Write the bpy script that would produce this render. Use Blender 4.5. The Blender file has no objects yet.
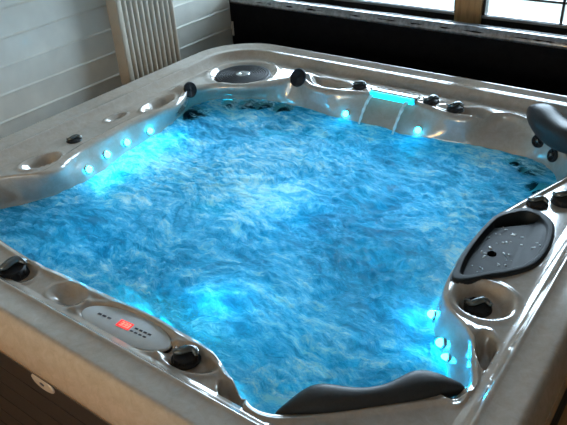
import bpy, bmesh, math, random
from mathutils import Vector, Matrix, noise
C = bpy.context.scene.collection
PI = math.pi
random.seed(4)

# ------------------------------------------------------------------ helpers
def link(name, me, mat=None, parent=None, smooth=True):
    o = bpy.data.objects.new(name, me); C.objects.link(o)
    if mat: me.materials.append(mat)
    if parent: o.parent = parent
    if smooth:
        for p in me.polygons: p.use_smooth = True
    return o

def obj(name, bm, mat=None, parent=None, smooth=True, sharp=None):
    me = bpy.data.meshes.new(name)
    bmesh.ops.recalc_face_normals(bm, faces=bm.faces[:])
    if sharp is not None:
        for e in bm.edges:
            if len(e.link_faces) == 2 and e.calc_face_angle(0) > math.radians(sharp): e.smooth = False
    bm.to_mesh(me); bm.free()
    return link(name, me, mat, parent, smooth)

def pyobj(name, vs, fs, mat=None, parent=None, smooth=True):
    me = bpy.data.meshes.new(name); me.from_pydata(vs, [], fs); me.update()
    return link(name, me, mat, parent, smooth)

def empty(name, loc=(0, 0, 0), parent=None):
    o = bpy.data.objects.new(name, None); C.objects.link(o); o.location = loc
    if parent: o.parent = parent
    o.empty_display_size = .05
    return o

def tag(o, label=None, cat=None, group=None, kind=None):
    if label: o['label'] = label
    if cat: o['category'] = cat
    if group: o['group'] = group
    if kind: o['kind'] = kind
    return o

def box(bm, x0, x1, y0, y1, z0, z1, bev=0):
    r = bmesh.ops.create_cube(bm, size=1)
    for v in r['verts']:
        v.co = Vector((x0 + (v.co.x + .5) * (x1 - x0), y0 + (v.co.y + .5) * (y1 - y0), z0 + (v.co.z + .5) * (z1 - z0)))
    if bev:
        es = list({e for v in r['verts'] for e in v.link_edges})
        bmesh.ops.bevel(bm, geom=es, offset=bev, segments=2, affect='EDGES', profile=.6)
    return bm

def lathe(bm, prof, n=40, mtx=Matrix()):
    rows = []
    for r, z in prof:
        rows.append([bm.verts.new(mtx @ Vector((r * math.cos(2 * PI * k / n), r * math.sin(2 * PI * k / n), z))) for k in range(n)])
    for a, b in zip(rows, rows[1:]):
        for k in range(n):
            bm.faces.new((a[k], a[(k + 1) % n], b[(k + 1) % n], b[k]))
    bm.faces.new(rows[-1]); bm.faces.new(list(reversed(rows[0])))
    return bm

def tube(bm, pts, rads, n=14, flat=1.0, up=Vector((0, 0, 1))):
    rows = []
    pts = [Vector(p) for p in pts]
    for i, p in enumerate(pts):
        t = (pts[min(i + 1, len(pts) - 1)] - pts[max(i - 1, 0)]).normalized()
        s = t.cross(up)
        if s.length < 1e-3: s = t.cross(Vector((1, 0, 0)))
        s.normalize(); q = s.cross(t)
        rows.append([bm.verts.new(p + s * math.cos(2 * PI * k / n) * rads[i] + q * math.sin(2 * PI * k / n) * rads[i] * flat) for k in range(n)])
    for a, b in zip(rows, rows[1:]):
        for k in range(n): bm.faces.new((a[k], a[(k + 1) % n], b[(k + 1) % n], b[k]))
    bm.faces.new(rows[-1]); bm.faces.new(list(reversed(rows[0])))
    return bm

def sstep(a, b, x):
    t = min(1, max(0, (x - a) / (b - a))); return t * t * (3 - 2 * t)

# ------------------------------------------------------------------ materials
def mat(name, col=(.5, .5, .5), rough=.5, metal=0, coat=0, spec=.5, emit=None, estr=0):
    m = bpy.data.materials.new(name); m.use_nodes = True
    b = m.node_tree.nodes['Principled BSDF']
    b.inputs['Base Color'].default_value = (*col, 1); b.inputs['Roughness'].default_value = rough
    b.inputs['Metallic'].default_value = metal; b.inputs['Coat Weight'].default_value = coat
    b.inputs['Coat Roughness'].default_value = .06; b.inputs['Coat IOR'].default_value = 1.7
    b.inputs['Specular IOR Level'].default_value = spec
    if emit:
        b.inputs['Emission Color'].default_value = (*emit, 1); b.inputs['Emission Strength'].default_value = estr
    return m

def N(m, t, **k):
    n = m.node_tree.nodes.new(t)
    for a, v in k.items():
        if a in n.inputs: n.inputs[a].default_value = v
        else: setattr(n, a, v)
    return n

def L(m, a, ao, b, bi): m.node_tree.links.new(a.outputs[ao], b.inputs[bi])

def coords(m, scale=(1, 1, 1)):
    tc = N(m, 'ShaderNodeTexCoord'); mp = N(m, 'ShaderNodeMapping'); mp.inputs['Scale'].default_value = scale
    L(m, tc, 'Object', mp, 'Vector'); return mp

def noisy(m, cols, scale=8, detail=6, rough=.6, stretch=(1, 1, 1), bump=0, bdist=.002, dist=0, pos=None):
    b = m.node_tree.nodes['Principled BSDF']
    mp = coords(m, stretch)
    n = N(m, 'ShaderNodeTexNoise'); n.inputs['Scale'].default_value = scale; n.inputs['Detail'].default_value = detail
    n.inputs['Roughness'].default_value = rough; n.inputs['Distortion'].default_value = dist
    L(m, mp, 'Vector', n, 'Vector')
    r = N(m, 'ShaderNodeValToRGB'); cr = r.color_ramp
    pos = pos or [.3 + .4 * i / (len(cols) - 1) for i in range(len(cols))]
    while len(cr.elements) < len(cols): cr.elements.new(.5)
    for e, p, c in zip(cr.elements, pos, cols): e.position = p; e.color = (*c, 1)
    L(m, n, 'Fac', r, 'Fac'); L(m, r, 'Color', b, 'Base Color')
    if bump:
        bp = N(m, 'ShaderNodeBump'); bp.inputs['Strength'].default_value = bump; bp.inputs['Distance'].default_value = bdist
        L(m, n, 'Fac', bp, 'Height'); L(m, bp, 'Normal', b, 'Normal')
    return m

M = {}
M['shell'] = noisy(mat('pearl_acrylic', rough=.16, coat=1, spec=.6),
                   [(.33, .29, .24), (.39, .345, .29), (.45, .40, .345)], scale=34, detail=9, rough=.75, dist=.6)
M['dark'] = noisy(mat('charcoal_plastic', rough=.45, coat=0, spec=.2), [(.012, .013, .015), (.028, .03, .033)], scale=60, bump=.1)
M['slate'] = noisy(mat('slate_plastic', rough=.5, coat=0, spec=.2), [(.010, .014, .017), (.020, .026, .030)], scale=25, bump=.08)
M['rubber'] = noisy(mat('pillow_foam', rough=.45, spec=.35), [(.018, .02, .021), (.028, .03, .031)], scale=120, bump=.2, bdist=.001)
M['chrome'] = mat('brushed_chrome', (.5, .53, .54), .22, .9)
M['smoke'] = mat('smoked_metal', (.16, .18, .18), .2, .7)
M['panel'] = noisy(mat('grey_overlay', rough=.35), [(.58, .65, .68), (.66, .73, .76)], scale=40)
M['ink'] = mat('dark_ink', (.05, .06, .09), .5)
M['red'] = mat('red_display', (.3, .02, .02), .3, emit=(1, .03, .03), estr=.9)
M['redhot'] = mat('red_digits', (.5, .1, .05), .3, emit=(1, .2, .15), estr=2.2)
M['cabinet'] = noisy(mat('dark_slats', rough=.6), [(.006, .006, .008), (.014, .014, .017)], scale=10, stretch=(1, 1, 12), bump=.15)
M['badge'] = mat('pale_badge', (.5, .47, .42), .4, .3)
M['led'] = mat('cyan_led', (.1, .8, 1), .2, emit=(.010, .52, 1), estr=32)
M['ledbar'] = mat('cyan_light_bar', (.1, .8, 1), .2, emit=(.0, .62, .8), estr=1.6)
M['cover'] = noisy(mat('black_vinyl', rough=.55, spec=.05), [(.002, .002, .003), (.005, .005, .006)], scale=30, bump=.35, bdist=.004)
M['tagmat'] = mat('pale_tag', (.35, .34, .31), .5)
M['wood'] = noisy(mat('varnished_pine', rough=.4), [(.30, .17, .07), (.48, .30, .14), (.40, .24, .10)], scale=6, stretch=(6, 6, .6))
M['darkwood'] = noisy(mat('dark_frame', rough=.35), [(.015, .013, .012), (.03, .026, .024)], scale=8)
M['sill'] = mat('pale_sill', (.35, .36, .37), .35)
M['radiator'] = noisy(mat('cream_enamel', rough=.35, coat=.2), [(.36, .31, .24), (.44, .39, .31)], scale=5)
M['floor'] = noisy(mat('wood_floor', rough=.35), [(.34, .17, .06), (.50, .28, .11)], scale=5, stretch=(6, .6, 1))
M['plaster'] = noisy(mat('plaster', rough=.8), [(.30, .28, .25), (.36, .34, .30)], scale=3, bump=.1)
M['gravel'] = noisy(mat('pale_gravel', rough=.9), [(.03, .034, .028), (.07, .078, .064), (.05, .056, .045)], scale=22, detail=8)

def glass_mat():
    m = bpy.data.materials.new('window_glass'); m.use_nodes = True; nt = m.node_tree; nt.nodes.clear()
    o = N(m, 'ShaderNodeOutputMaterial'); t = N(m, 'ShaderNodeBsdfTransparent'); g = N(m, 'ShaderNodeBsdfGlossy')
    g.inputs['Roughness'].default_value = .02; f = N(m, 'ShaderNodeFresnel'); mx = N(m, 'ShaderNodeMixShader')
    L(m, f, 'Fac', mx, 'Fac'); L(m, t, 'BSDF', mx, 1); L(m, g, 'BSDF', mx, 2); L(m, mx, 'Shader', o, 'Surface'); return m
M['glass'] = glass_mat()

def board_mat():      # painted horizontal boards, 12 cm pitch, thin bright groove line
    m = mat('painted_boards', (.5, .52, .5), .45, coat=.15); b = m.node_tree.nodes['Principled BSDF']
    mp = coords(m); n = N(m, 'ShaderNodeTexNoise'); n.inputs['Scale'].default_value = 9; n.inputs['Detail'].default_value = 6
    L(m, mp, 'Vector', n, 'Vector'); r = N(m, 'ShaderNodeValToRGB')
    r.color_ramp.elements[0].position = .3; r.color_ramp.elements[0].color = (.55, .55, .50, 1)
    r.color_ramp.elements[1].position = .7; r.color_ramp.elements[1].color = (.63, .63, .57, 1)
    L(m, n, 'Fac', r, 'Fac'); L(m, r, 'Color', b, 'Base Color')
    bp = N(m, 'ShaderNodeBump'); bp.inputs['Strength'].default_value = .15; bp.inputs['Distance'].default_value = .004
    L(m, n, 'Fac', bp, 'Height'); L(m, bp, 'Normal', b, 'Normal'); return m
M['boards'] = board_mat()

def water_mat():
    m = bpy.data.materials.new('bubbling_water'); m.use_nodes = True; nt = m.node_tree
    b = nt.nodes['Principled BSDF']; out = nt.nodes['Material Output']
    mp = coords(m)
    wn = N(m, 'ShaderNodeTexNoise'); wn.inputs['Scale'].default_value = 3.2; wn.inputs['Detail'].default_value = 4
    L(m, mp, 'Vector', wn, 'Vector')
    sub = N(m, 'ShaderNodeVectorMath', operation='SUBTRACT'); L(m, wn, 'Color', sub, 0); sub.inputs[1].default_value = (.5, .5, .5)
    sc = N(m, 'ShaderNodeVectorMath', operation='SCALE'); L(m, sub, 'Vector', sc, 0); sc.inputs['Scale'].default_value = .22
    add = N(m, 'ShaderNodeVectorMath', operation='ADD'); L(m, mp, 'Vector', add, 0); L(m, sc, 'Vector', add, 1)
    st = N(m, 'ShaderNodeMapping'); st.inputs['Rotation'].default_value = (0, 0, .6); st.inputs['Scale'].default_value = (1, 2.3, 1)
    L(m, add, 'Vector', st, 'Vector')
    n1 = N(m, 'ShaderNodeTexNoise'); n1.inputs['Scale'].default_value = 11.0; n1.inputs['Detail'].default_value = 12
    n1.inputs['Roughness'].default_value = .8; n1.inputs['Distortion'].default_value = .35
    L(m, st, 'Vector', n1, 'Vector')
    n2 = N(m, 'ShaderNodeTexNoise'); n2.inputs['Scale'].default_value = 2.2; n2.inputs['Detail'].default_value = 3
    L(m, mp, 'Vector', n2, 'Vector')
    a1 = N(m, 'ShaderNodeMath', operation='MULTIPLY_ADD'); L(m, n2, 'Fac', a1, 0); a1.inputs[1].default_value = .45; L(m, n1, 'Fac', a1, 2)
    r = N(m, 'ShaderNodeValToRGB'); cr = r.color_ramp
    data = [(.575, (.03, .26, .46)), (.66, (.06, .45, .72)), (.71, (.14, .59, .88)), (.77, (.38, .76, .95)), (.83, (.92, .98, 1.0))]  # blue of the underwater lighting is painted in; white is foam
    while len(cr.elements) < len(data): cr.elements.new(.5)
    for e, (p, c) in zip(cr.elements, data): e.position = p; e.color = (*c, 1)
    L(m, a1, 'Value', r, 'Fac'); L(m, r, 'Color', b, 'Base Color')
    b.inputs['Roughness'].default_value = .18; b.inputs['IOR'].default_value = 1.33
    bp = N(m, 'ShaderNodeBump'); bp.inputs['Strength'].default_value = 1; bp.inputs['Distance'].default_value = .03
    L(m, n1, 'Fac', bp, 'Height'); L(m, bp, 'Normal', b, 'Normal')
    tl = N(m, 'ShaderNodeBsdfTranslucent'); L(m, r, 'Color', tl, 'Color'); L(m, bp, 'Normal', tl, 'Normal')
    mx = N(m, 'ShaderNodeMixShader'); mx.inputs['Fac'].default_value = .38
    L(m, b, 'BSDF', mx, 1); L(m, tl, 'BSDF', mx, 2)
    tr = N(m, 'ShaderNodeBsdfTransparent'); tr.inputs['Color'].default_value = (.45, .82, .95, 1)
    at = N(m, 'ShaderNodeAttribute', attribute_name='clear')
    rr = N(m, 'ShaderNodeMapRange'); L(m, a1, 'Value', rr, 'Value')
    rr.inputs['From Min'].default_value = .82; rr.inputs['From Max'].default_value = .60
    mu = N(m, 'ShaderNodeMath', operation='MULTIPLY'); L(m, at, 'Fac', mu, 0); L(m, rr, 'Result', mu, 1)
    mx2 = N(m, 'ShaderNodeMixShader'); L(m, mu, 'Value', mx2, 'Fac'); L(m, mx, 'Shader', mx2, 1); L(m, tr, 'BSDF', mx2, 2)
    L(m, mx2, 'Shader', out, 'Surface')
    return m
M['water'] = water_mat()

def stream_mat():
    m = bpy.data.materials.new('falling_water'); m.use_nodes = True; nt = m.node_tree
    b = nt.nodes['Principled BSDF']; out = nt.nodes['Material Output']
    b.inputs['Base Color'].default_value = (.75, .98, 1, 1); b.inputs['Roughness'].default_value = .08
    tr = N(m, 'ShaderNodeBsdfTransparent'); mx = N(m, 'ShaderNodeMixShader')
    mp = coords(m, (60, 60, 6)); n = N(m, 'ShaderNodeTexNoise'); n.inputs['Scale'].default_value = 1; L(m, mp, 'Vector', n, 'Vector')
    rr = N(m, 'ShaderNodeMapRange'); rr.inputs['From Min'].default_value = .35; rr.inputs['From Max'].default_value = .7
    rr.inputs['To Min'].default_value = .6; rr.inputs['To Max'].default_value = 1
    L(m, n, 'Fac', rr, 'Value'); L(m, rr, 'Result', mx, 'Fac'); L(m, tr, 'BSDF', mx, 1); L(m, b, 'BSDF', mx, 2)
    L(m, mx, 'Shader', out, 'Surface'); return m
M['stream'] = stream_mat()
M['drop'] = mat('droplet', (.45, .52, .56), .05, coat=1)

# ------------------------------------------------------------------ hot tub shell
CX, CY = -1.25, 1.62
X0, X1, Y0, Y1, RC = -2.405, -.13, .55, 2.75, .34
WZ = .745
SZ = .852

OPEN = [(-1.90, .83), (-1.75, .81), (-1.58, .80), (-1.46, .806), (-1.33, .81), (-1.21, .815), (-1.10, .817), (-1.0, .815), (-.92, .812), (-.865, .802),
        (-.81, .779), (-.74, .748), (-.68, .722), (-.62, .735), (-.55, .79), (-.46, .87), (-.38, .945), (-.325, 1.0), (-.296, 1.05), (-.322, 1.11),
        (-.352, 1.187), (-.41, 1.235), (-.452, 1.265), (-.483, 1.318), (-.50, 1.40), (-.51, 1.50), (-.512, 1.62), (-.503, 1.75), (-.475, 1.85),
        (-.45, 1.93), (-.42, 2.02), (-.39, 2.12), (-.39, 2.22), (-.46, 2.33), (-.55, 2.41), (-.62, 2.47), (-.68, 2.515), (-.75, 2.525), (-.80, 2.48),
        (-.845, 2.42), (-.91, 2.405), (-.99, 2.415), (-1.07, 2.44), (-1.15, 2.455), (-1.25, 2.458), (-1.34, 2.455), (-1.42, 2.43), (-1.50, 2.405),
        (-1.58, 2.397), (-1.66, 2.405), (-1.74, 2.43), (-1.80, 2.405), (-1.86, 2.33), (-1.94, 2.255), (-2.03, 2.215), (-2.10, 2.17), (-2.135, 2.10),
        (-2.11, 2.03), (-2.082, 1.95), (-2.085, 1.86), (-2.10, 1.76), (-2.107, 1.66), (-2.10, 1.55), (-2.092, 1.42), (-2.075, 1.33), (-2.045, 1.25),
        (-2.045, 1.18), (-2.10, 1.12), (-2.165, 1.06), (-2.19, .98), (-2.15, .90), (-2.05, .85)]
WAT = [(-1.90, .87), (-1.58, .835), (-1.33, .84), (-1.10, .845), (-.92, .84), (-.80, .81), (-.68, .755), (-.62, .765), (-.55, .82), (-.46, .90),
       (-.39, .985), (-.355, 1.05), (-.385, 1.13), (-.43, 1.205), (-.485, 1.27), (-.515, 1.33), (-.53, 1.45), (-.535, 1.62), (-.525, 1.78), (-.48, 1.93), (-.44, 2.06),
       (-.43, 2.2), (-.48, 2.32), (-.58, 2.39), (-.72, 2.40), (-.90, 2.385), (-1.05, 2.36), (-1.25, 2.355), (-1.42, 2.36), (-1.6, 2.375),
       (-1.75, 2.385), (-1.92, 2.36), (-2.04, 2.32), (-2.13, 2.24), (-2.165, 2.14), (-2.13, 1.98), (-2.095, 1.82), (-2.08, 1.68), (-2.06, 1.54),
       (-2.04, 1.42), (-2.03, 1.30), (-2.06, 1.18), (-2.12, 1.06), (-2.15, .97), (-2.1, .9)]

def spline(pts, per=8):
    out = []; n = len(pts)
    for i in range(n):
        p0, p1, p2, p3 = (Vector(pts[(i + k) % n]) for k in (-1, 0, 1, 2))
        for s in range(per):
            t = s / per
            out.append(.5 * ((2 * p1) + (p2 - p0) * t + (2 * p0 - 5 * p1 + 4 * p2 - p3) * t * t + (3 * p1 - p0 - 3 * p2 + p3) * t ** 3))
    return out

def polar(pts, cx=CX, cy=CY, per=8):
    sp = spline(pts, per)
    return lambda a: ray_hit(sp, cx, cy, a)

def ray_hit(sp, cx, cy, a):
    dx, dy = math.cos(a), math.sin(a); best = 0; n = len(sp)
    for i in range(n):
        p, q = sp[i], sp[(i + 1) % n]
        px, py, qx, qy = p[0] - cx, p[1] - cy, q[0] - cx, q[1] - cy
        c1 = dx * py - dy * px; c2 = dx * qy - dy * qx
        if c1 * c2 <= 0 and c1 != c2:
            t = c1 / (c1 - c2); r = dx * (px + t * (qx - px)) + dy * (py + t * (qy - py))
            if r > best: best = r
    return best

NT = 960
ANG = [2 * PI * i / NT for i in range(NT)]
fo, fw = polar(OPEN, per=5), polar(WAT, per=5)
RO = [fo(a) for a in ANG]; RW = [fw(a) for a in ANG]
def smoothc(R, k=2):
    for _ in range(k): R = [(R[i - 1] + 2 * R[i] + R[(i + 1) % NT]) / 4 for i in range(NT)]
    return R
RO = smoothc(RO, 3); RW = smoothc(RW, 8)

def rrect(a, d):
    x0, x1, y0, y1, rc = X0 + d, X1 - d, Y0 + d, Y1 - d, max(.02, RC - d)
    dx, dy = math.cos(a), math.sin(a)
    tx = ((x1 if dx > 0 else x0) - CX) / dx if abs(dx) > 1e-9 else 1e9
    ty = ((y1 if dy > 0 else y0) - CY) / dy if abs(dy) > 1e-9 else 1e9
    t = min(tx, ty); px, py = CX + dx * t, CY + dy * t
    qx = x1 - rc if dx > 0 else x0 + rc; qy = y1 - rc if dy > 0 else y0 + rc
    if (px - qx) * dx > 0 and (py - qy) * dy > 0 and abs(px - CX) > abs(qx - CX) and abs(py - CY) > abs(qy - CY):
        ox, oy = CX - qx, CY - qy; bq = dx * ox + dy * oy; cq = ox * ox + oy * oy - rc * rc
        t = -bq + math.sqrt(max(0, bq * bq - cq))
    return t

# dishes, pockets and swellings moulded into the shelf: cx, cy, ax, ay, rot(deg), depth, edge softness
DISH = [(-2.14, 1.885, .05, .105, 95 - 90, .038, .45), (-2.135, 1.235, .052, .085, -12, .042, .45), (-2.20, 1.68, .03, .06, 0, .015, .7),
        (-1.57, 2.475, .115, .05, 0, .045, .45), (-.865, 2.475, .075, .05, 8, .030, .5), (-1.25, 2.50, .13, .04, 0, .022, .5),
        (-.905, .758, .088, .042, 6, .022, .5), (-.745, .728, .052, .026, -22, .045, .5), (-1.125, .752, .168, .058, 4, .009, .2),
        (-1.36, .752, .07, .045, 0, .02, .8), (-1.58, .745, .07, .05, 0, .012, .5),
        (-.385, 1.345, .082, .078, 0, .040, .45), (-.305, 1.165, .034, .075, 28, .05, .5), (-2.05, 2.395, .17, .17, 0, .020, .25),
        (-.33, 1.02, .03, .05, 20, .02, .8)]
BUMP = [(-1.715, 2.465, .05, .055, .034), (-2.155, 2.06, .045, .05, .032), (-.49, 1.29, .03, .04, .006), (-.40, 1.22, .04, .02, .01), (-1.0, 2.49, .035, .03, .008)]
LID = [(-.487, 1.372), (-.503, 1.43), (-.511, 1.50), (-.513, 1.62), (-.505, 1.73), (-.482, 1.785), (-.437, 1.836), (-.385, 1.832), (-.338, 1.785),
       (-.317, 1.70), (-.312, 1.614), (-.324, 1.545), (-.362, 1.485), (-.415, 1.43), (-.455, 1.385)]
FL = [ray_hit(spline(LID, 8), -.415, 1.62, 2 * PI * i / 220) for i in range(220)]
def shelf_dz(x, y):
    z = 0
    for cx, cy, ax, ay, rt, dp, sf in DISH:
        c, s = math.cos(math.radians(rt)), math.sin(math.radians(rt))
        u = ((x - cx) * c + (y - cy) * s) / ax; v = (-(x - cx) * s + (y - cy) * c) / ay
        q = math.sqrt(u * u + v * v)
        if q < 1.25:
            z -= dp * (1 - sstep(1 - sf, 1, q))
            z += .005 * math.exp(-((q - 1.05) / .09) ** 2)
    i = int((math.atan2(y - 1.62, x + .415) % (2 * PI)) / (2 * PI) * 220) % 220; q = math.hypot(x + .415, y - 1.62) / FL[i]
    z -= .085 * (1 - sstep(.84, .93, q))
    for cx, cy, ax, ay, h in BUMP:
        z += h * math.exp(-((x - cx) / ax) ** 2 - ((y - cy) / ay) ** 2)
    return z

RIM = [(.075, .745), (.04, .745), (.018, .750), (.004, .762), (0, .785), (.001, .81), (.005, .835), (.012, .858), (.020, .876), (.027, .890), (.032, .8975),
       (.038, .9015), (.044, .9015), (.050, .9002), (.060, .8975), (.076, .8932), (.084, .8912), (.092, .8902), (.108, .8888), (.112, .8895), (.117, .8915), (.121, .8905), (.125, .886),
       (.131, .874), (.141, .863), (.150, .857), (.160, .8535)]
NS = 26
rings = []
for d, z in RIM:
    rings.append([(CX + math.cos(a) * rrect(a, d), CY + math.sin(a) * rrect(a, d), z) for a in ANG])
inner = [rrect(a, .160) for a in ANG]
RO = [min(RO[i], inner[i] - .006) for i in range(NT)]
edge = None
for k in range(1, NS + 1):
    t = k / NS; ring = []
    for i, a in enumerate(ANG):
        r = inner[i] * (1 - t) + RO[i] * t; x, y = CX + math.cos(a) * r, CY + math.sin(a) * r
        fade = sstep(0, .12, t)
        z = SZ + shelf_dz(x, y) * fade + .006 * math.exp(-((RO[i] + .012 - r) / .008) ** 2)
        ring.append((x, y, z))
    rings.append(ring)
edge = rings[-1]
RW = [min(RW[i], RO[i] + .09) for i in range(NT)]
for dz, dr in ((.0015, .004), (.005, .008), (.012, .0115), (.02, .0135)):
    rings.append([(e[0] - math.cos(a) * dr, e[1] - math.sin(a) * dr, e[2] - dz) for e, a in zip(edge, ANG)])
top = rings[-1]
for k in range(1, 13):
    t = k / 12; ring = []
    for i, a in enumerate(ANG):
        r0 = RO[i] - .0135; r1 = RW[i]; r = r0 + (r1 - r0) * (t * .55 + .45 * sstep(0, 1, t))
        ring.append((CX + math.cos(a) * r, CY + math.sin(a) * r, top[i][2] * (1 - t) + WZ * t))
    rings.append(ring)
for z, s in ((.73, .985), (.712, .965), (.66, .93), (.60, .91), (.52, .88), (.46, .80), (.43, .70), (.42, .58), (.38, .50), (.25, .46), (.17, .42), (.15, .3), (.15, .1)):
    rings.append([(CX + math.cos(a) * RW[i] * s, CY + math.sin(a) * RW[i] * s, z) for i, a in enumerate(ANG)])
vs = [v for r in rings for v in r]; fs = []
for k in range(len(rings) - 1):
    for i in range(NT):
        j = (i + 1) % NT; fs.append((k * NT + i, k * NT + j, (k + 1) * NT + j, (k + 1) * NT + i))
fs.append(tuple(range((len(rings) - 1) * NT, len(rings) * NT)))
tub = empty('hot_tub', (CX, CY, 0)); tag(tub, 'square pearl acrylic hot tub with dark slatted cabinet', 'hot tub')
def T(o): o.location = Vector(o.location) - Vector((CX, CY, 0)); return o      # children live in the tub's frame
shell = T(pyobj('shell', vs, fs, M['shell'], tub))

def surf(x, y):            # height of the moulded shelf
    return SZ + shelf_dz(x, y)

# cabinet: rounded box of horizontal slats under the lip
bm = bmesh.new(); NC = 200; prof = [(.16, .0), (.07, .0)]
z = .01
while z < .735:
    prof += [(.062, z), (.062, min(z + .085, .742)), (.070, min(z + .088, .744))]; z += .091
prof += [(.09, .7445)]
rows = []
for d, z in prof:
    rows.append([bm.verts.new((CX + math.cos(2 * PI * i / NC) * rrect(2 * PI * i / NC, d), CY + math.sin(2 * PI * i / NC) * rrect(2 * PI * i / NC, d), z)) for i in range(NC)])
for a, b in zip(rows, rows[1:]):
    for k in range(NC): bm.faces.new((a[k], a[(k + 1) % NC], b[(k + 1) % NC], b[k]))
bm.faces.new(rows[0]); T(tag(obj('cabinet', bm, M['cabinet'], tub, sharp=30), 'dark slatted cabinet'))
# badge
bm = bmesh.new(); mt = Matrix.Translation((-1.375, Y0 + .0625, .622)) @ Matrix.Rotation(PI / 2, 4, 'X') @ Matrix.Diagonal((1.75, .85, 1, 1))
lathe(bm, [(.030, 0), (.030, .003), (.026, .005)], 40, mt); bg = T(tag(obj('badge', bm, M['badge'], tub), 'pale oval badge'))
bm = bmesh.new(); mt = Matrix.Translation((-1.375, Y0 + .0575, .622)) @ Matrix.Rotation(PI / 2, 4, 'X') @ Matrix.Diagonal((1.5, .8, 1, 1))
lathe(bm, [(.007, 0), (.007, .0012)], 20, mt); obj('badge_mark', bm, M['ink'], bg)

# ---- diverter valves
def valve(x, y, s=1.0, rot=0, z=None, flip=1):
    z = surf(x, y) - .004 if z is None else z
    o = empty('diverter_valve', (x - CX, y - CY, z), tub)
    return o, s, rot
def make_valve(x, y, s=1.0, rot=0, z=None, hz=1.0, base='dark'):
    z = surf(x, y) - .003 if z is None else z
    bm = bmesh.new()
    lathe(bm, [(.041 * s, 0), (.041 * s, .004), (.036 * s, .008), (.035 * s, .019 * hz), (.031 * s, .024 * hz), (.012 * s, .028 * hz)], 36)
    for k in range(12):
        a = 2 * PI * k / 12; c, sn = math.cos(a), math.sin(a)
        tube(bm, [(c * .0355 * s, sn * .0355 * s, .006), (c * .0345 * s, sn * .0345 * s, .02 * hz)], [.003 * s] * 2, 6)
    v = obj('diverter_valve', bm, M[base], tub, sharp=40); v.location = (x - CX, y - CY, z); v.rotation_euler = (0, 0, rot)
    bm = bmesh.new(); pts = []; rd = []
    for k in range(15):
        t = k / 14; u = -1 + 2 * t
        pts.append((u * .036 * s, math.sin(u * PI) * .013 * s, (.027 + .012 * math.cos(u * PI / 2)) * hz)); rd.append((.004 + .0075 * math.sin(PI * t) ** .7) * s)
    tube(bm, pts, rd, 12)
    h = obj('handle', bm, M['smoke'], v)
    bm = bmesh.new(); pts = []
    for k in range(15):
        t = k / 14; u = -1 + 2 * t
        pts.append((u * .037 * s, math.sin(u * PI) * .013 * s + .010 * s, (.028 + .010 * math.cos(u * PI / 2)) * hz))
    tube(bm, pts, [.0035 * s] * 15, 8); obj('chrome_trim', bm, M['chrome'], v)
    return v
make_valve(-1.598, .738, 1.15, .9, hz=1.2)
make_valve(-.920, .764, .9, .2, hz=.8, z=.836)
make_valve(-2.175, 1.430, .80, .8, hz=.45)
make_valve(-1.432, 2.50, .85, .1, hz=.65)
make_valve(-1.066, 2.492, .9, .7, hz=.7)
make_valve(-.942, 2.462, .9, .5, hz=.7)
make_valve(-.402, 1.35, .95, .2, hz=.7)
make_valve(-.418, 1.887, .85, .1, hz=.6)
make_valve(-.352, 1.945, 1.0, .1, hz=.9)

# ---- big round cover in the corner
bm = bmesh.new(); prof = [(.140, 0), (.142, .006), (.140, .012), (.134, .0145)]
r = .128
while r > .045:
    prof += [(r, .0115), (r - .003, .0115), (r - .004, .0145), (r - .010, .0150)]; r -= .012
prof += [(.036, .016), (.002, .016)]
lathe(bm, prof, 64); sp = obj('speaker_cover', bm, M['dark'], tub, sharp=50); sp.location = (-2.05 - CX, 2.395 - CY, SZ - .021)
bm = bmesh.new(); lathe(bm, [(.036, .014), (.036, .0175), (.034, .0185), (.012, .0185), (.011, .0175), (.002, .0175)], 36)
obj('hub', bm, M['chrome'], sp)
bm = bmesh.new(); lathe(bm, [(.152, -.004), (.152, .004), (.147, .007), (.1425, .005), (.1425, -.004)], 64)
obj('trim_ring', bm, M['smoke'], sp)

# ---- round wall fittings
def aim(p, n):
    return Matrix.Translation(p) @ Vector((0, 0, 1)).rotation_difference(Vector(n).normalized()).to_matrix().to_4x4()
def grille(p, n, r=.034):
    bm = bmesh.new(); prof = [(r * 1.12, -.004), (r * 1.12, .002), (r * 1.05, .005), (r * .96, .005), (r * .92, .001)]
    q = r * .85
    while q > r * .2: prof += [(q, .001), (q - r * .05, .003), (q - r * .1, .001)]; q -= r * .17
    prof += [(r * .08, .003)]
    lathe(bm, prof, 32); o = obj('speaker_grille', bm, M['dark'], tub, sharp=60)
    o.matrix_local = Matrix.Translation((-CX, -CY, 0)) @ aim(p, n); return o
g1 = grille((-2.112, 2.074, .862), (.96, -.05, .28), .034)
g2 = grille((-1.715, 2.405, .882), (-.10, -.80, .50), .040)

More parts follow.
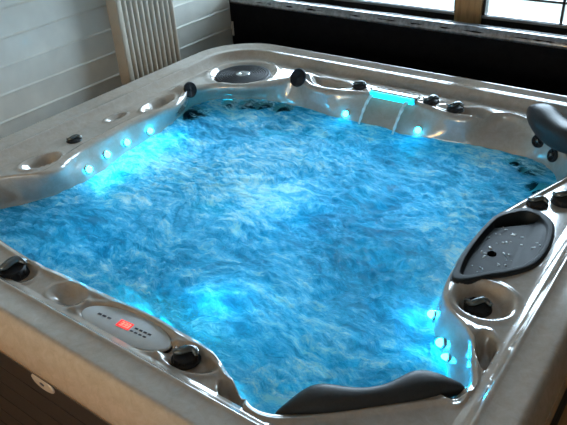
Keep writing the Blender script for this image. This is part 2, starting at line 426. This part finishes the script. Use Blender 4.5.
# ---- jets on the wall just under the water and under the far pillow
def jet(p, n, r=.03, deep=.006):
    bm = bmesh.new(); lathe(bm, [(r * 1.1, -deep), (r * 1.15, -.004), (r * 1.15, .003), (r, .007), (r * .8, .005), (r * .72, .001)], 30)
    for k in range(6):
        a = 2 * PI * k / 6
        tube(bm, [(math.cos(a) * r * .25, math.sin(a) * r * .25, .004), (math.cos(a + .25) * r * .8, math.sin(a + .25) * r * .8, .006)], [r * .09] * 2, 6)
    o = obj('water_jet', bm, M['dark'], tub, sharp=60); o.matrix_local = Matrix.Translation((-CX, -CY, 0)) @ aim(p, n)
    bm = bmesh.new(); lathe(bm, [(r * .30, .002), (r * .30, .010), (r * .18, .013), (r * .05, .013)], 20); obj('nozzle', bm, M['smoke'], o)
    return o
def wall_pt(x, y, z):      # point on the tub's wall in the direction of (x, y), and its inward normal
    a = math.atan2(y - CY, x - CX); i = int(round(a / (2 * PI) * NT)) % NT
    if z < WZ: r = RW[i] * .935
    else:
        t = (edge[i][2] - .02 - z) / max(.02, edge[i][2] - .02 - WZ); t = min(1, max(0, t)); r = (RO[i] - .0135) + (RW[i] - RO[i] + .0135) * (t * .55 + .45 * sstep(0, 1, t))
    k = 6
    pa = Vector((math.cos(ANG[i - k]) * RW[i - k], math.sin(ANG[i - k]) * RW[i - k], 0)); pb = Vector((math.cos(ANG[(i + k) % NT]) * RW[(i + k) % NT], math.sin(ANG[(i + k) % NT]) * RW[(i + k) % NT], 0))
    tn = (pb - pa).normalized(); nn = Vector((-tn.y, tn.x, .35)).normalized()
    return Vector((CX + math.cos(ANG[i]) * r, CY + math.sin(ANG[i]) * r, z)), nn
def sub_jet(x, y, r, z=.716):
    p, n = wall_pt(x, y, z); n = (n * .5 + Vector((0, 0, .9))).normalized(); JP.append((p.x, p.y, r)); return jet(p + n * .004, n, r, .055)
JP = []
JETS = [(-2.16, 2.10, .052), (-2.06, 2.27, .028), (-1.99, 2.33, .030), (-1.90, 2.36, .030), (-1.78, 2.36, .030), (-.62, 2.36, .022), (-.53, 2.32, .028), (-.45, 2.20, .024)]
for x, y, r in JETS: sub_jet(x, y, r)
for x, y, z in ((-.565, 2.41, .822), (-.487, 2.345, .808)):
    p, n = wall_pt(x, y, z); jet(p + n * .006, n, .024)

# ---- cyan lights on the wall at the waterline
def led(x, y, z, r=.013, e=.35):
    p, n = wall_pt(x, y, z)
    bm = bmesh.new(); lathe(bm, [(r * 1.3, -.003), (r * 1.3, .002), (r * 1.15, .004), (r * 1.0, .003)], 24)
    o = obj('light_bezel', bm, M['chrome'], tub); o.matrix_local = Matrix.Translation((-CX, -CY, 0)) @ aim(p + n * .002, n)
    bm = bmesh.new(); lathe(bm, [(r * 1.15, .002), (r * 1.12, .008), (r * .85, .015), (r * .4, .019)], 20)
    tag(obj('light_lens', bm, M['led'], o), 'glowing cyan lens')
    return o
for x, y, z in ((-2.06, 1.371, .775), (-2.06, 1.492, .785), (-2.06, 1.616, .785), (-2.06, 1.754, .780)): led(x, y, z)
led(-1.43, 2.39, .768); led(-1.063, 2.385, .768)
led(-.495, 1.308, .768, .011); led(-.425, 1.222, .762, .011); led(-.378, 1.165, .766, .008)

# ---- waterfall spout
bm = bmesh.new(); box(bm, -1.342, -1.118, 2.438, 2.475, .846, .880, .006); wf = T(obj('waterfall_spout', bm, M['chrome'], tub))
bm = bmesh.new(); box(bm, -.107, .107, -.006, .010, -.013, .013, .003); lb = obj('light_bar', bm, M['ledbar'], wf); lb.location = (-1.23, 2.434, .863); tag(lb, 'glowing cyan light bar')

# ---- control panel
bm = bmesh.new(); mt = Matrix.Diagonal((1, .34, 1, 1))
pc = Vector((-1.125, .752)); pz = SZ - .009
lathe(bm, [(.153, 0), (.153, .006), (.150, .009), (.145, .010), (.02, .0105)], 64, mt)
cp = obj('control_panel', bm, M['panel'], tub, sharp=35); cp.location = (pc.x - CX, pc.y - CY, pz); cp.rotation_euler = (0, 0, math.radians(4))
bm = bmesh.new(); lathe(bm, [(.157, -.003), (.157, .003), (.154, .004), (.1535, .0)], 64, Matrix.Diagonal((1, .36, 1, 1))); obj('gasket', bm, M['dark'], cp)
bm = bmesh.new(); box(bm, -.022, .022, -.012, .012, .010, .0118, .0008); dsp = tag(obj('display', bm, M['red'], cp, smooth=False), 'glowing red display'); dsp.location = (-.004, .004, 0)
bm = bmesh.new()
for cx in (-.010, .002, .013):
    for (a, b, c, d) in ((-.004, .004, .006, .0075), (-.004, .004, -.0007, .0007), (-.004, .004, -.0075, -.006), (.003, .0045, -.007, .007)):
        box(bm, cx + a, cx + b, c, d, .0118, .0122)
obj('digits', bm, M['redhot'], dsp, smooth=False)
for bx in (-.095, -.078, -.06):
    bm = bmesh.new(); box(bm, bx - .006, bx + .006, -.003 + .004, .003 + .004, .0102, .0112, .0004); obj('button', bm, M['ink'], cp, smooth=False)
for r_ in range(2):
    for k in range(4):
        bm = bmesh.new(); bx = .034 + .015 * k - .006 * r_; by = .008 - .013 * r_
        box(bm, bx - .005, bx + .005, by - .0025, by + .0025, .0102, .0112, .0004); obj('button', bm, M['ink'], cp, smooth=False)

# ---- skimmer lid with basin (droplets on it)
lcx, lcy = -.415, 1.62
NL = 220; fl = FL
def lid_z(x, y, t):
    if t > .88: return 0
    a = sstep(.88, .80, t)
    # floor slopes up on the right, deep pocket at the far end
    line = (x - (-.40)) * math.cos(-.10) + (y - 1.62) * math.sin(-.10) * -1
    right = sstep(-.012, .045, x + .382 + .10 * (1.62 - y) * -1)
    far = sstep(1.735 + (x + .45) * .9, 1.75 + (x + .45) * .9, y) if True else 0
    z = -.022 * (1 - .8 * right) - .05 * sstep(.0, 1, far) * (1 - right * .6)
    return z * a
bm = bmesh.new(); rows = []
LR = [1.0, 1.0, .995, .98, .95, .92, .89, .88, .87, .86, .85, .84, .83, .82, .81, .80] + [.78 - .02 * k for k in range(38)]
LZ0 = [-.03, -.006, -.001, .001, .0015]
lidtop = SZ + .010
for k, t in enumerate(LR):
    row = []
    for i in range(NL):
        a = 2 * PI * i / NL; r = fl[i] * t; x, y = lcx + r * math.cos(a), lcy + r * math.sin(a)
        z = LZ0[k] if k < 5 else .0015 + lid_z(x, y, t)
        row.append(bm.verts.new((x, y, lidtop + z)))
    rows.append(row)
for a, b in zip(rows, rows[1:]):
    for k in range(NL): bm.faces.new((a[k], a[(k + 1) % NL], b[(k + 1) % NL], b[k]))
bm.faces.new(rows[-1]); lid = T(obj('skimmer_lid', bm, M['slate'], tub))
bm = bmesh.new(); rows = []
for t, z in ((1.0, -.045), (1.025, -.03), (1.03, -.012), (1.022, -.006), (1.0, -.004), (.99, -.01)):
    rows.append([bm.verts.new((lcx + (fl[i] * t) * math.cos(2 * PI * i / NL), lcy + fl[i] * t * math.sin(2 * PI * i / NL), lidtop + z)) for i in range(NL)])
for a, b in zip(rows, rows[1:]):
    for k in range(NL): bm.faces.new((a[k], a[(k + 1) % NL], b[(k + 1) % NL], b[k]))
obj('gasket', bm, M['dark'], lid)
bm = bmesh.new(); lathe(bm, [(.0135, 0), (.0135, .0012), (.012, .0015)], 28); ho = tag(obj('finger_hole', bm, mat('black_hole', (.001, .001, .001), .9, spec=0), lid), 'black round hole')
ho.location = (-.447, 1.567, lidtop - .0205)

bm = bmesh.new(); rnd = random.Random(8)
for k in range(46):
    x = rnd.uniform(-.495, -.385); y = rnd.uniform(1.44, 1.72)
    if k > 37: x = rnd.uniform(-.355, -.335); y = rnd.uniform(1.60, 1.75)
    if math.hypot(x + .447, y - 1.567) < .018: continue
    i = int(((math.atan2(y - lcy, x - lcx)) % (2 * PI)) / (2 * PI) * NL) % NL; t = math.hypot(x - lcx, y - lcy) / fl[i]
    if t > .78 or lid_z(x, y, t) < -.024: continue
    z = lidtop + .0015 + lid_z(x, y, t); w = rnd.uniform(.002, .0045); ln = rnd.choice((1, 1, 2, 3)); an = rnd.uniform(0, PI)
    mt = Matrix.Translation((x, y, z)) @ Matrix.Rotation(an, 4, 'Z') @ Matrix.Diagonal((w * ln, w, w * .55, 1))
    bmesh.ops.create_icosphere(bm, subdivisions=2, radius=1, matrix=mt)
for k in range(95):      # beads along the right-hand shelf
    t = rnd.random(); y = .98 + t * .85; x = -.283 + rnd.gauss(0, .004)
    w = rnd.uniform(.0012, .003); mt = Matrix.Translation((x, y, .8535 + .001)) @ Matrix.Diagonal((w, w * rnd.uniform(1, 2), w * .5, 1))
    bmesh.ops.create_icosphere(bm, subdivisions=1, radius=1, matrix=mt)
tag(obj('water_droplets', bm, M['drop']), 'clear water droplets splashed over the dark skimmer lid and shelf', 'water drops', kind='stuff')

# ---- pillows
def pillow(p0, p1, wd, hs, zc, nrm, bow):
    bm = bmesh.new(); rows = []; n = 44; K = 28
    p0, p1, nrm = Vector(p0), Vector(p1), Vector(nrm).normalized()
    for i in range(n + 1):
        t = i / n; c = p0.lerp(p1, t) + nrm * bow(t); w = wd(t); h = hs(t)
        row = []
        for k in range(K):
            a = 2 * PI * k / K; cu, sv = math.cos(a), math.sin(a)
            su = math.copysign(abs(cu) ** .8, cu) * w; sz = math.copysign(abs(sv) ** .8, sv) * h
            row.append(bm.verts.new((c.x + nrm.x * su, c.y + nrm.y * su, zc(t) + sz)))
        rows.append(row)
    for a, b in zip(rows, rows[1:]):
        for k in range(K): bm.faces.new((a[k], a[(k + 1) % K], b[(k + 1) % K], b[k]))
    bm.faces.new(rows[0]); bm.faces.new(rows[-1])
    return T(obj('headrest_pillow', bm, M['rubber'], tub))
def lobes(t): return math.exp(-((t - .22) / .17) ** 2) + math.exp(-((t - .80) / .16) ** 2)
def taper(t): return max(.05, math.sin(PI * min(1, max(0, t))) ** .45)
pillow((-.622, .728), (-.303, 1.035), lambda t: (.026 + .022 * lobes(t)) * taper(t), lambda t: (.038 + .006 * lobes(t)) * taper(t),
       lambda t: .836 + .008 * lobes(t), (-.69, .72), lambda t: .010 + .018 * lobes(t) - .0 * t)
pillow((-.655, 2.535), (-.335, 2.235), lambda t: (.056 + .008 * lobes(t)) * taper(t), lambda t: (.054 + .006 * lobes(t)) * taper(t),
       lambda t: .890 + .012 * lobes(t), (-.69, -.72), lambda t: .0 + .018 * math.sin(PI * t))

# ------------------------------------------------------------------ water
def fbm(p, o=4):
    s = 0; a = 1
    for k in range(o): s += a * noise.noise(p); p = p * 2.03; a *= .5
    return s
WR = 150; WN = 620
vs = []; clear = []
rw = [RW[int(i * NT / WN)] for i in range(WN)]
def wz(x, y):
    p = Vector((x, y, 0)); q = p + Vector((noise.noise(p * 3.1), noise.noise(p * 3.1 + Vector((5, 3, 1))), 0)) * .12
    return   .020 * fbm(q * 4.2, 3) + .012 * (1 - abs(fbm(q * 10, 3))) - .006 + .0075 * fbm(q * 30, 4)
for k in range(WR):
    t = ((k + 1) / WR) ** .62
    for i in range(WN):
        a = 2 * PI * i / WN; r = rw[i] * t + (.010 if k == WR - 1 else 0)
        x, y = CX + math.cos(a) * r, CY + math.sin(a) * r
        e = rw[i] * (1 - t); damp = .35 + .65 * sstep(0, .12, e)
        vs.append((x, y, WZ + wz(x, y) * damp))
        c = .10
        for jx, jy, jr in JP: c = max(c, 3.0 * math.exp(-(math.hypot(x - jx, y - jy) / (jr * 1.15 + .018)) ** 4))
        c = max(c, .45 * math.exp(-(e / .03) ** 2), 1.0 * math.exp(-math.hypot((x + 1.13) / .24, (y - .90) / .09) ** 4), .5 * math.exp(-(math.hypot((x + 1.87), y - 1.31) / .06) ** 2), .4 * math.exp(-(math.hypot((x + 1.45) / 1.6, y - 1.45) / .08) ** 2))
        clear.append(c)
fs = []
for k in range(WR - 1):
    for i in range(WN):
        j = (i + 1) % WN; fs.append((k * WN + i, k * WN + j, (k + 1) * WN + j, (k + 1) * WN + i))
fs.append(tuple(reversed(range(WN))))
wo = pyobj('tub_water', vs, fs, M['water'])
at = wo.data.attributes.new('clear', 'FLOAT', 'POINT'); at.data.foreach_set('value', clear)
tag(wo, 'churning blue bubbling water filling the hot tub', 'water', kind='stuff')

def stream(x0, x1, y0, y1, z0, label):
    bm = bmesh.new(); pts = []; rd = []
    for k in range(16):
        t = k / 15; pts.append((x0 + (x1 - x0) * t, y0 + (y1 - y0) * t ** .7, z0 - (z0 - .742) * t ** 1.35)); rd.append(.0095 * (1 - .35 * t) + .0018 * math.sin(k * 1.7))
    tube(bm, pts, rd, 10, .55)
    return tag(obj('water_stream', bm, M['stream']), label, 'water stream', 'waterfall streams')
stream(-1.325, -1.345, 2.427, 2.345, .860, 'thin glowing stream of water falling from the left end of the cyan light bar')
stream(-1.150, -1.165, 2.427, 2.325, .860, 'thin glowing stream of water falling from the right end of the cyan light bar')

# ------------------------------------------------------------------ spa cover folded behind the tub
cov = empty('spa_cover', (-1.1, 3.085, 0)); tag(cov, 'folded black vinyl spa cover standing behind the hot tub under the window', 'spa cover')
def slab(y0, y1, z1, r, name):
    bm = bmesh.new(); prof = [(y0 + .01, .02), (y0, .05)]
    for k in range(9):
        a = PI - PI / 2 * k / 8; prof.append((y0 + r + r * math.cos(a), z1 - r + r * math.sin(a)))
    for k in range(9):
        a = PI / 2 - PI / 2 * k / 8; prof.append((y1 - r + r * math.cos(a), z1 - r + r * math.sin(a)))
    prof += [(y1, .05), (y1 - .01, .02)]
    rows = []; xs = [-2.632, -2.627, -2.607] + [-2.607 + 2.16 * k / 60 for k in range(1, 61)] + [-.427, -.422]
    for i, x in enumerate(xs):
        e = min(i, len(xs) - 1 - i); ins = .012 if e == 0 else (.003 if e == 1 else 0)
        cy_, cz_ = (y0 + y1) / 2, z1 / 2
        row = []
        for (y, z) in prof:
            yy = y + (ins if y < cy_ else -ins); zz = z - (ins if z > cz_ else -ins) + (.0025 * noise.noise(Vector((x * 14, y * 9, z * 5))) if z > .5 else 0)
            row.append(bm.verts.new((x + 1.1, yy - 3.085, zz)))
        rows.append(row)
    for a, b in zip(rows, rows[1:]):
        for k in range(len(prof)): bm.faces.new((a[k], a[(k + 1) % len(prof)], b[(k + 1) % len(prof)], b[k]))
    bm.faces.new(rows[0]); bm.faces.new(rows[-1])
    return obj(name, bm, M['cover'], cov)
slab(3.0, 3.088, 1.041, .030, 'cover_panel'); slab(3.092, 3.18, 1.005, .035, 'cover_panel')
bm = bmesh.new(); rows = []
for k in range(81):
    x = -2.617 + 2.18 * k / 80; a = .0016 * noise.noise(Vector((x * 40, 3, 1)))
    rows.append([bm.verts.new((x + 1.1, y - 3.085, z + a)) for y, z in ((2.9985, .999), (2.9985, 1.012), (3.005, 1.030), (3.015, 1.0395), (3.027, 1.0435), (3.027, 1.041), (3.015, 1.036), (3.007, 1.027))])
for a, b in zip(rows, rows[1:]):
    for k in range(8): bm.faces.new((a[k], a[(k + 1) % 8], b[(k + 1) % 8], b[k]))
bm.faces.new(rows[0]); bm.faces.new(rows[-1])
tag(obj('sheen_strip', bm, noisy(mat('painted_sheen', rough=.3, coat=.8), [(.10, .11, .12), (.30, .32, .34)], scale=40, stretch=(1.2, .4, 1), bump=.3), cov), 'grey strip painted as sky sheen along the top edge')  # grey tone paints the sky's reflection onto the black cover's edge
bm = bmesh.new(); box(bm, -2.624 + 1.1, -2.607 + 1.1, 2.9975 - 3.085, 3.002 - 3.085, .80, .887, .001); tag(obj('tag', bm, M['tagmat'], cov), 'small pale tag')

# ------------------------------------------------------------------ room
WX = -2.655; WYB = 3.285
def struct(name, bm, m, **k): o = obj(name, bm, m, **k); o['kind'] = 'structure'; return o
bm = bmesh.new()
z = -.005
zz0 = .836 - 8 * .118
k = -1
while True:      # clapboards with a small shadow lip
    a = zz0 + k * .118; b = a + .118; k += 1
    if a > 2.5: break
    a0, b0 = max(a, 0), min(b, 2.5)
    if b0 <= a0: continue
    vsx = [(WX + .012, a0), (WX + .010, a0 + .002), (WX + .002, b0 - .004), (WX, b0)]
    prof = [(WX - .06, a0), (WX + .007, a0), (WX + .014, a0 + .002), (WX + .006, a0 + .009), (WX + .006, b0 - .0005), (WX - .06, b0 - .0005)]
    ra = [bm.verts.new((x, -2.2, z)) for x, z in prof]; rb = [bm.verts.new((x, WYB, z)) for x, z in prof]
    for q in range(6): bm.faces.new((ra[q], ra[(q + 1) % 6], rb[(q + 1) % 6], rb[q]))
    bm.faces.new(ra); bm.faces.new(rb)
struct('wall_left', bm, M['boards'], smooth=False)
OX0, OX1, OZ0, OZ1 = -2.60, -.60, .946, 2.0
bm = bmesh.new()
for b in ((WX - .06, 2.3, WYB, WYB + .12, 0, OZ0), (WX - .06, 2.3, WYB, WYB + .12, OZ1, 2.5), (WX - .06, OX0, WYB, WYB + .12, OZ0, OZ1), (OX1, 2.3, WYB, WYB + .12, OZ0, OZ1)): box(bm, *b)
struct('wall_back', bm, M['plaster'], smooth=False)
bm = bmesh.new(); box(bm, 2.3, 2.4, -2.2, WYB, 0, 2.5)
struct('wall_right', bm, M['plaster'], smooth=False)
FX0, FX1 = -2.2, .9
bm = bmesh.new()
for b in ((WX - .06, 2.4, -2.3, -2.2, 0, .9), (WX - .06, 2.4, -2.3, -2.2, 2.1, 2.5), (WX - .06, FX0, -2.3, -2.2, .9, 2.1), (FX1, 2.4, -2.3, -2.2, .9, 2.1)): box(bm, *b)
struct('wall_front', bm, M['plaster'], smooth=False)
bm = bmesh.new(); box(bm, WX - .06, 2.4, -2.3, WYB + .12, 2.5, 2.6); struct('ceiling', bm, noisy(mat('dark_boards', rough=.6), [(.62, .63, .63), (.70, .71, .71)], scale=6), smooth=False)
bm = bmesh.new(); box(bm, WX - .06, 2.4, -2.3, WYB + .12, -.1, 0); struct('floor', bm, M['floor'], smooth=False)
bm = bmesh.new(); box(bm, -14, 12, WYB + .12, 22, -.1, -.0); struct('ground', bm, M['gravel'], smooth=False)

def window(name, x0, x1, z0, z1, y, bars_x=(), bars_z=()):
    r = empty(name, ((x0 + x1) / 2, y, z0)); r['kind'] = 'structure'; ox, oz = (x0 + x1) / 2, z0
    bm = bmesh.new()
    for b in ((x0, x1, -.02, .03, 0, .075), (x0, x1, -.02, .03, z1 - z0 - .06, z1 - z0), (x0, x0 + .014, -.02, .03, 0, z1 - z0), (x1 - .014, x1, -.02, .03, 0, z1 - z0)):
        box(bm, b[0] - ox, b[1] - ox, b[2], b[3], b[4], b[5], .004)
    obj('window_frame', bm, M['darkwood'], r, smooth=False)
    bm = bmesh.new(); box(bm, x0 - ox, x1 - ox, -.028, -.012, .058, .072, .003); obj('bead', bm, M['sill'], r, smooth=False)
    bm = bmesh.new()
    for bx in bars_x: box(bm, bx - .006 - ox, bx + .006 - ox, -.004, .012, .075, z1 - z0 - .06)
    for bz in bars_z: box(bm, x0 + .012 - ox, x1 - .012 - ox, -.004, .012, bz - .006 - oz, bz + .006 - oz)
    if bars_x or bars_z: obj('glazing_bar', bm, M['darkwood'], r, smooth=False)
    bm = bmesh.new(); box(bm, x0 + .01 - ox, x1 - .01 - ox, .006, .010, .06, z1 - z0 - .05); obj('glass', bm, M['glass'], r, smooth=False)
    return r
window('window_1', OX0, -1.309, OZ0, OZ1, WYB + .03, (), (1.6,))
window('window_2', -1.169, OX1, OZ0, OZ1, WYB + .03, (-.78,), (1.116, 1.50))
window('added_window', FX0, FX1, .9, 2.1, -2.25, (-1.4,), ())  # unseen front window, added to bring daylight onto the tub
bm = bmesh.new(); box(bm, -1.309, -1.169, WYB - .012, WYB + .08, OZ0, OZ1, .004); struct('trim_1', bm, M['wood'], smooth=False)
bm = bmesh.new(); box(bm, OX0 - .04, OX1 + .04, WYB - .05, WYB + .01, OZ0 - .03, OZ0 + .002, .004); struct('trim_2', bm, M['sill'], smooth=False)

# radiator: ribbed cream panel on the left wall
rad = empty('radiator', (-2.575, 2.28, 0)); tag(rad, 'tall cream radiator with vertical ribs on the boarded wall', 'radiator')
bm = bmesh.new(); nr = 10; y0, y1 = 2.105 - 2.28, 2.455 - 2.28; pts = []
n = 200
for i in range(n + 1):
    t = i / n; ph = (t * nr) % 1; pts.append((.030 + .016 * abs(math.sin(PI * t * nr)) ** .6, y0 + (y1 - y0) * t))
pts = [(-.01, y0)] + pts + [(-.01, y1)]
for zz in (0, 1.65): pass
ra = [bm.verts.new((x, y, 0)) for x, y in pts]; rb = [bm.verts.new((x, y, 1.9)) for x, y in pts]
for i in range(len(pts)): bm.faces.new((ra[i], ra[(i + 1) % len(pts)], rb[(i + 1) % len(pts)], rb[i]))
bm.faces.new(ra); bm.faces.new(rb)
obj('ribbed_panel', bm, M['radiator'], rad, smooth=False)
bm = bmesh.new(); box(bm, -.03, .045, y0 - .038, y0 - .003, 0, 1.91, .008); obj('side_post', bm, M['radiator'], rad)
bm = bmesh.new(); box(bm, -.066, -.02, y0 + .05, y0 + .09, .3, .36, .004); obj('bracket', bm, M['radiator'], rad)
bm = bmesh.new(); box(bm, -.066, -.02, y0 + .05, y0 + .09, 1.2, 1.26, .004); obj('bracket', bm, M['radiator'], rad)

# unseen floor lamp behind the viewer, added to warm the tub's front
lamp = empty('added_floor_lamp', (-1.5, -1.5, 0)); tag(lamp, 'added warm floor lamp, out of view, lighting the front of the tub', 'lamp')
bm = bmesh.new(); lathe(bm, [(.14, 0), (.14, .015), (.02, .03)], 40); obj('base', bm, M['smoke'], lamp)
bm = bmesh.new(); lathe(bm, [(.012, .02), (.012, 1.1)], 16); obj('pole', bm, M['smoke'], lamp)
bm = bmesh.new(); lathe(bm, [(.19, 1.05), (.13, 1.35)], 40)
obj('fill_shade', bm, mat('warm_diffuser', (.9, .8, .6), .5, emit=(1, .55, .14), estr=16), lamp)

# ------------------------------------------------------------------ light
def area(name, loc, rot, sx, sy, e, col):
    l = bpy.data.lights.new(name, 'AREA'); l.shape = 'RECTANGLE'; l.size = sx; l.size_y = sy; l.energy = e; l.color = col
    o = bpy.data.objects.new(name, l); C.objects.link(o); o.location = loc; o.rotation_euler = rot; return o
def point(name, loc, e, col, r=.05):
    l = bpy.data.lights.new(name, 'POINT'); l.energy = e; l.color = col; l.shadow_soft_size = r
    o = bpy.data.objects.new(name, l); C.objects.link(o); o.location = loc; return o
w = bpy.data.worlds.new('World'); bpy.context.scene.world = w; w.use_nodes = True
bg = w.node_tree.nodes['Background']; bg.inputs['Strength'].default_value = 1
nt = w.node_tree; tc = nt.nodes.new('ShaderNodeTexCoord'); sx_ = nt.nodes.new('ShaderNodeSeparateXYZ'); nt.links.new(tc.outputs['Generated'], sx_.inputs[0])
mr = nt.nodes.new('ShaderNodeMapRange'); nt.links.new(sx_.outputs['Y'], mr.inputs['Value'])      # bright southern sky, dimmer to the north
mr.inputs['From Min'].default_value = -.8; mr.inputs['From Max'].default_value = .35; mr.inputs['To Min'].default_value = 0; mr.inputs['To Max'].default_value = 1
mxc = nt.nodes.new('ShaderNodeMix'); mxc.data_type = 'RGBA'; nt.links.new(mr.outputs['Result'], mxc.inputs[0])
mxc.inputs[6].default_value = (1.9, 2.1, 2.1, 1); mxc.inputs[7].default_value = (8.2, 10.8, 13.0, 1); nt.links.new(mxc.outputs[2], bg.inputs['Color'])
#
# underwater lamps of the tub
for p, e, c in (((-1.965, 1.38, .70), .8, 0), ((-1.985, 1.50, .70), .9, 0), ((-2.005, 1.62, .70), .9, 0), ((-2.015, 1.75, .70), .8, 0), ((-2.0, 1.87, .70), .5, 0), ((-1.09, 1.03, .70), 1.0, 0), ((-1.03, 1.06, .69), .5, 0),
             ((-.57, 1.31, .70), .5, 0), ((-.49, 1.18, .70), .4, 0), ((-1.43, 2.28, .69), .3, 0), ((-1.07, 2.28, .69), .3, 0), ((-1.25, 2.12, .5), 1.8, 1), ((-1.2, 1.6, .47), 4.5, 1), ((-.85, 1.9, .5), 2.5, 1), ((-1.7, 1.1, .5), 2, 1), ((-.9, 1.1, .5), 1.5, 1), ((-1.8, 1.9, .5), 1.5, 1)):
    point('underwater_lamp', p, e * (.62, 1.0)[c], ((.02, .7, 1), (.08, .66, 1))[c], (.03, .15)[c])
for nm, loc, rot, sx, sy in (('window_portal', ((OX0 + OX1) / 2, WYB + .14, (OZ0 + OZ1) / 2), (-PI / 2, 0, 0), OX1 - OX0, OZ1 - OZ0),
                             ('window_portal', ((FX0 + FX1) / 2, -2.34, 1.5), (PI / 2, 0, 0), FX1 - FX0, 1.2)):
    area(nm, loc, rot, sx, sy, 1, (1, 1, 1)).data.cycles.is_portal = True

# ------------------------------------------------------------------ camera
cam = bpy.data.cameras.new('camera'); co = bpy.data.objects.new('camera', cam); C.objects.link(co)
r = Vector((.81075065, .58307742, -.05200095)); u = Vector((-.27533136, .45821078, .84512456)); f = Vector((-.51660045, .6708678, -.53203419))
mw = Matrix((( r.x, u.x, -f.x, 0), (r.y, u.y, -f.y, 0), (r.z, u.z, -f.z, 0), (0, 0, 0, 1))); mw.translation = (0, 0, 1.98)
co.matrix_world = mw; cam.sensor_width = 36; cam.lens = 644.2 / 567 * 36; cam.clip_start = .02
sc = bpy.context.scene; sc.camera = co
sc.view_settings.view_transform = 'Standard'; sc.view_settings.look = 'None'; sc.view_settings.gamma = 1; sc.view_settings.use_curve_mapping = False
sc.view_settings.exposure = .84
try: sc.cycles.use_denoising = True
except Exception: pass
sc.cycles.max_bounces = 8; sc.cycles.sample_clamp_indirect = 4; sc.cycles.transparent_max_bounces = 8
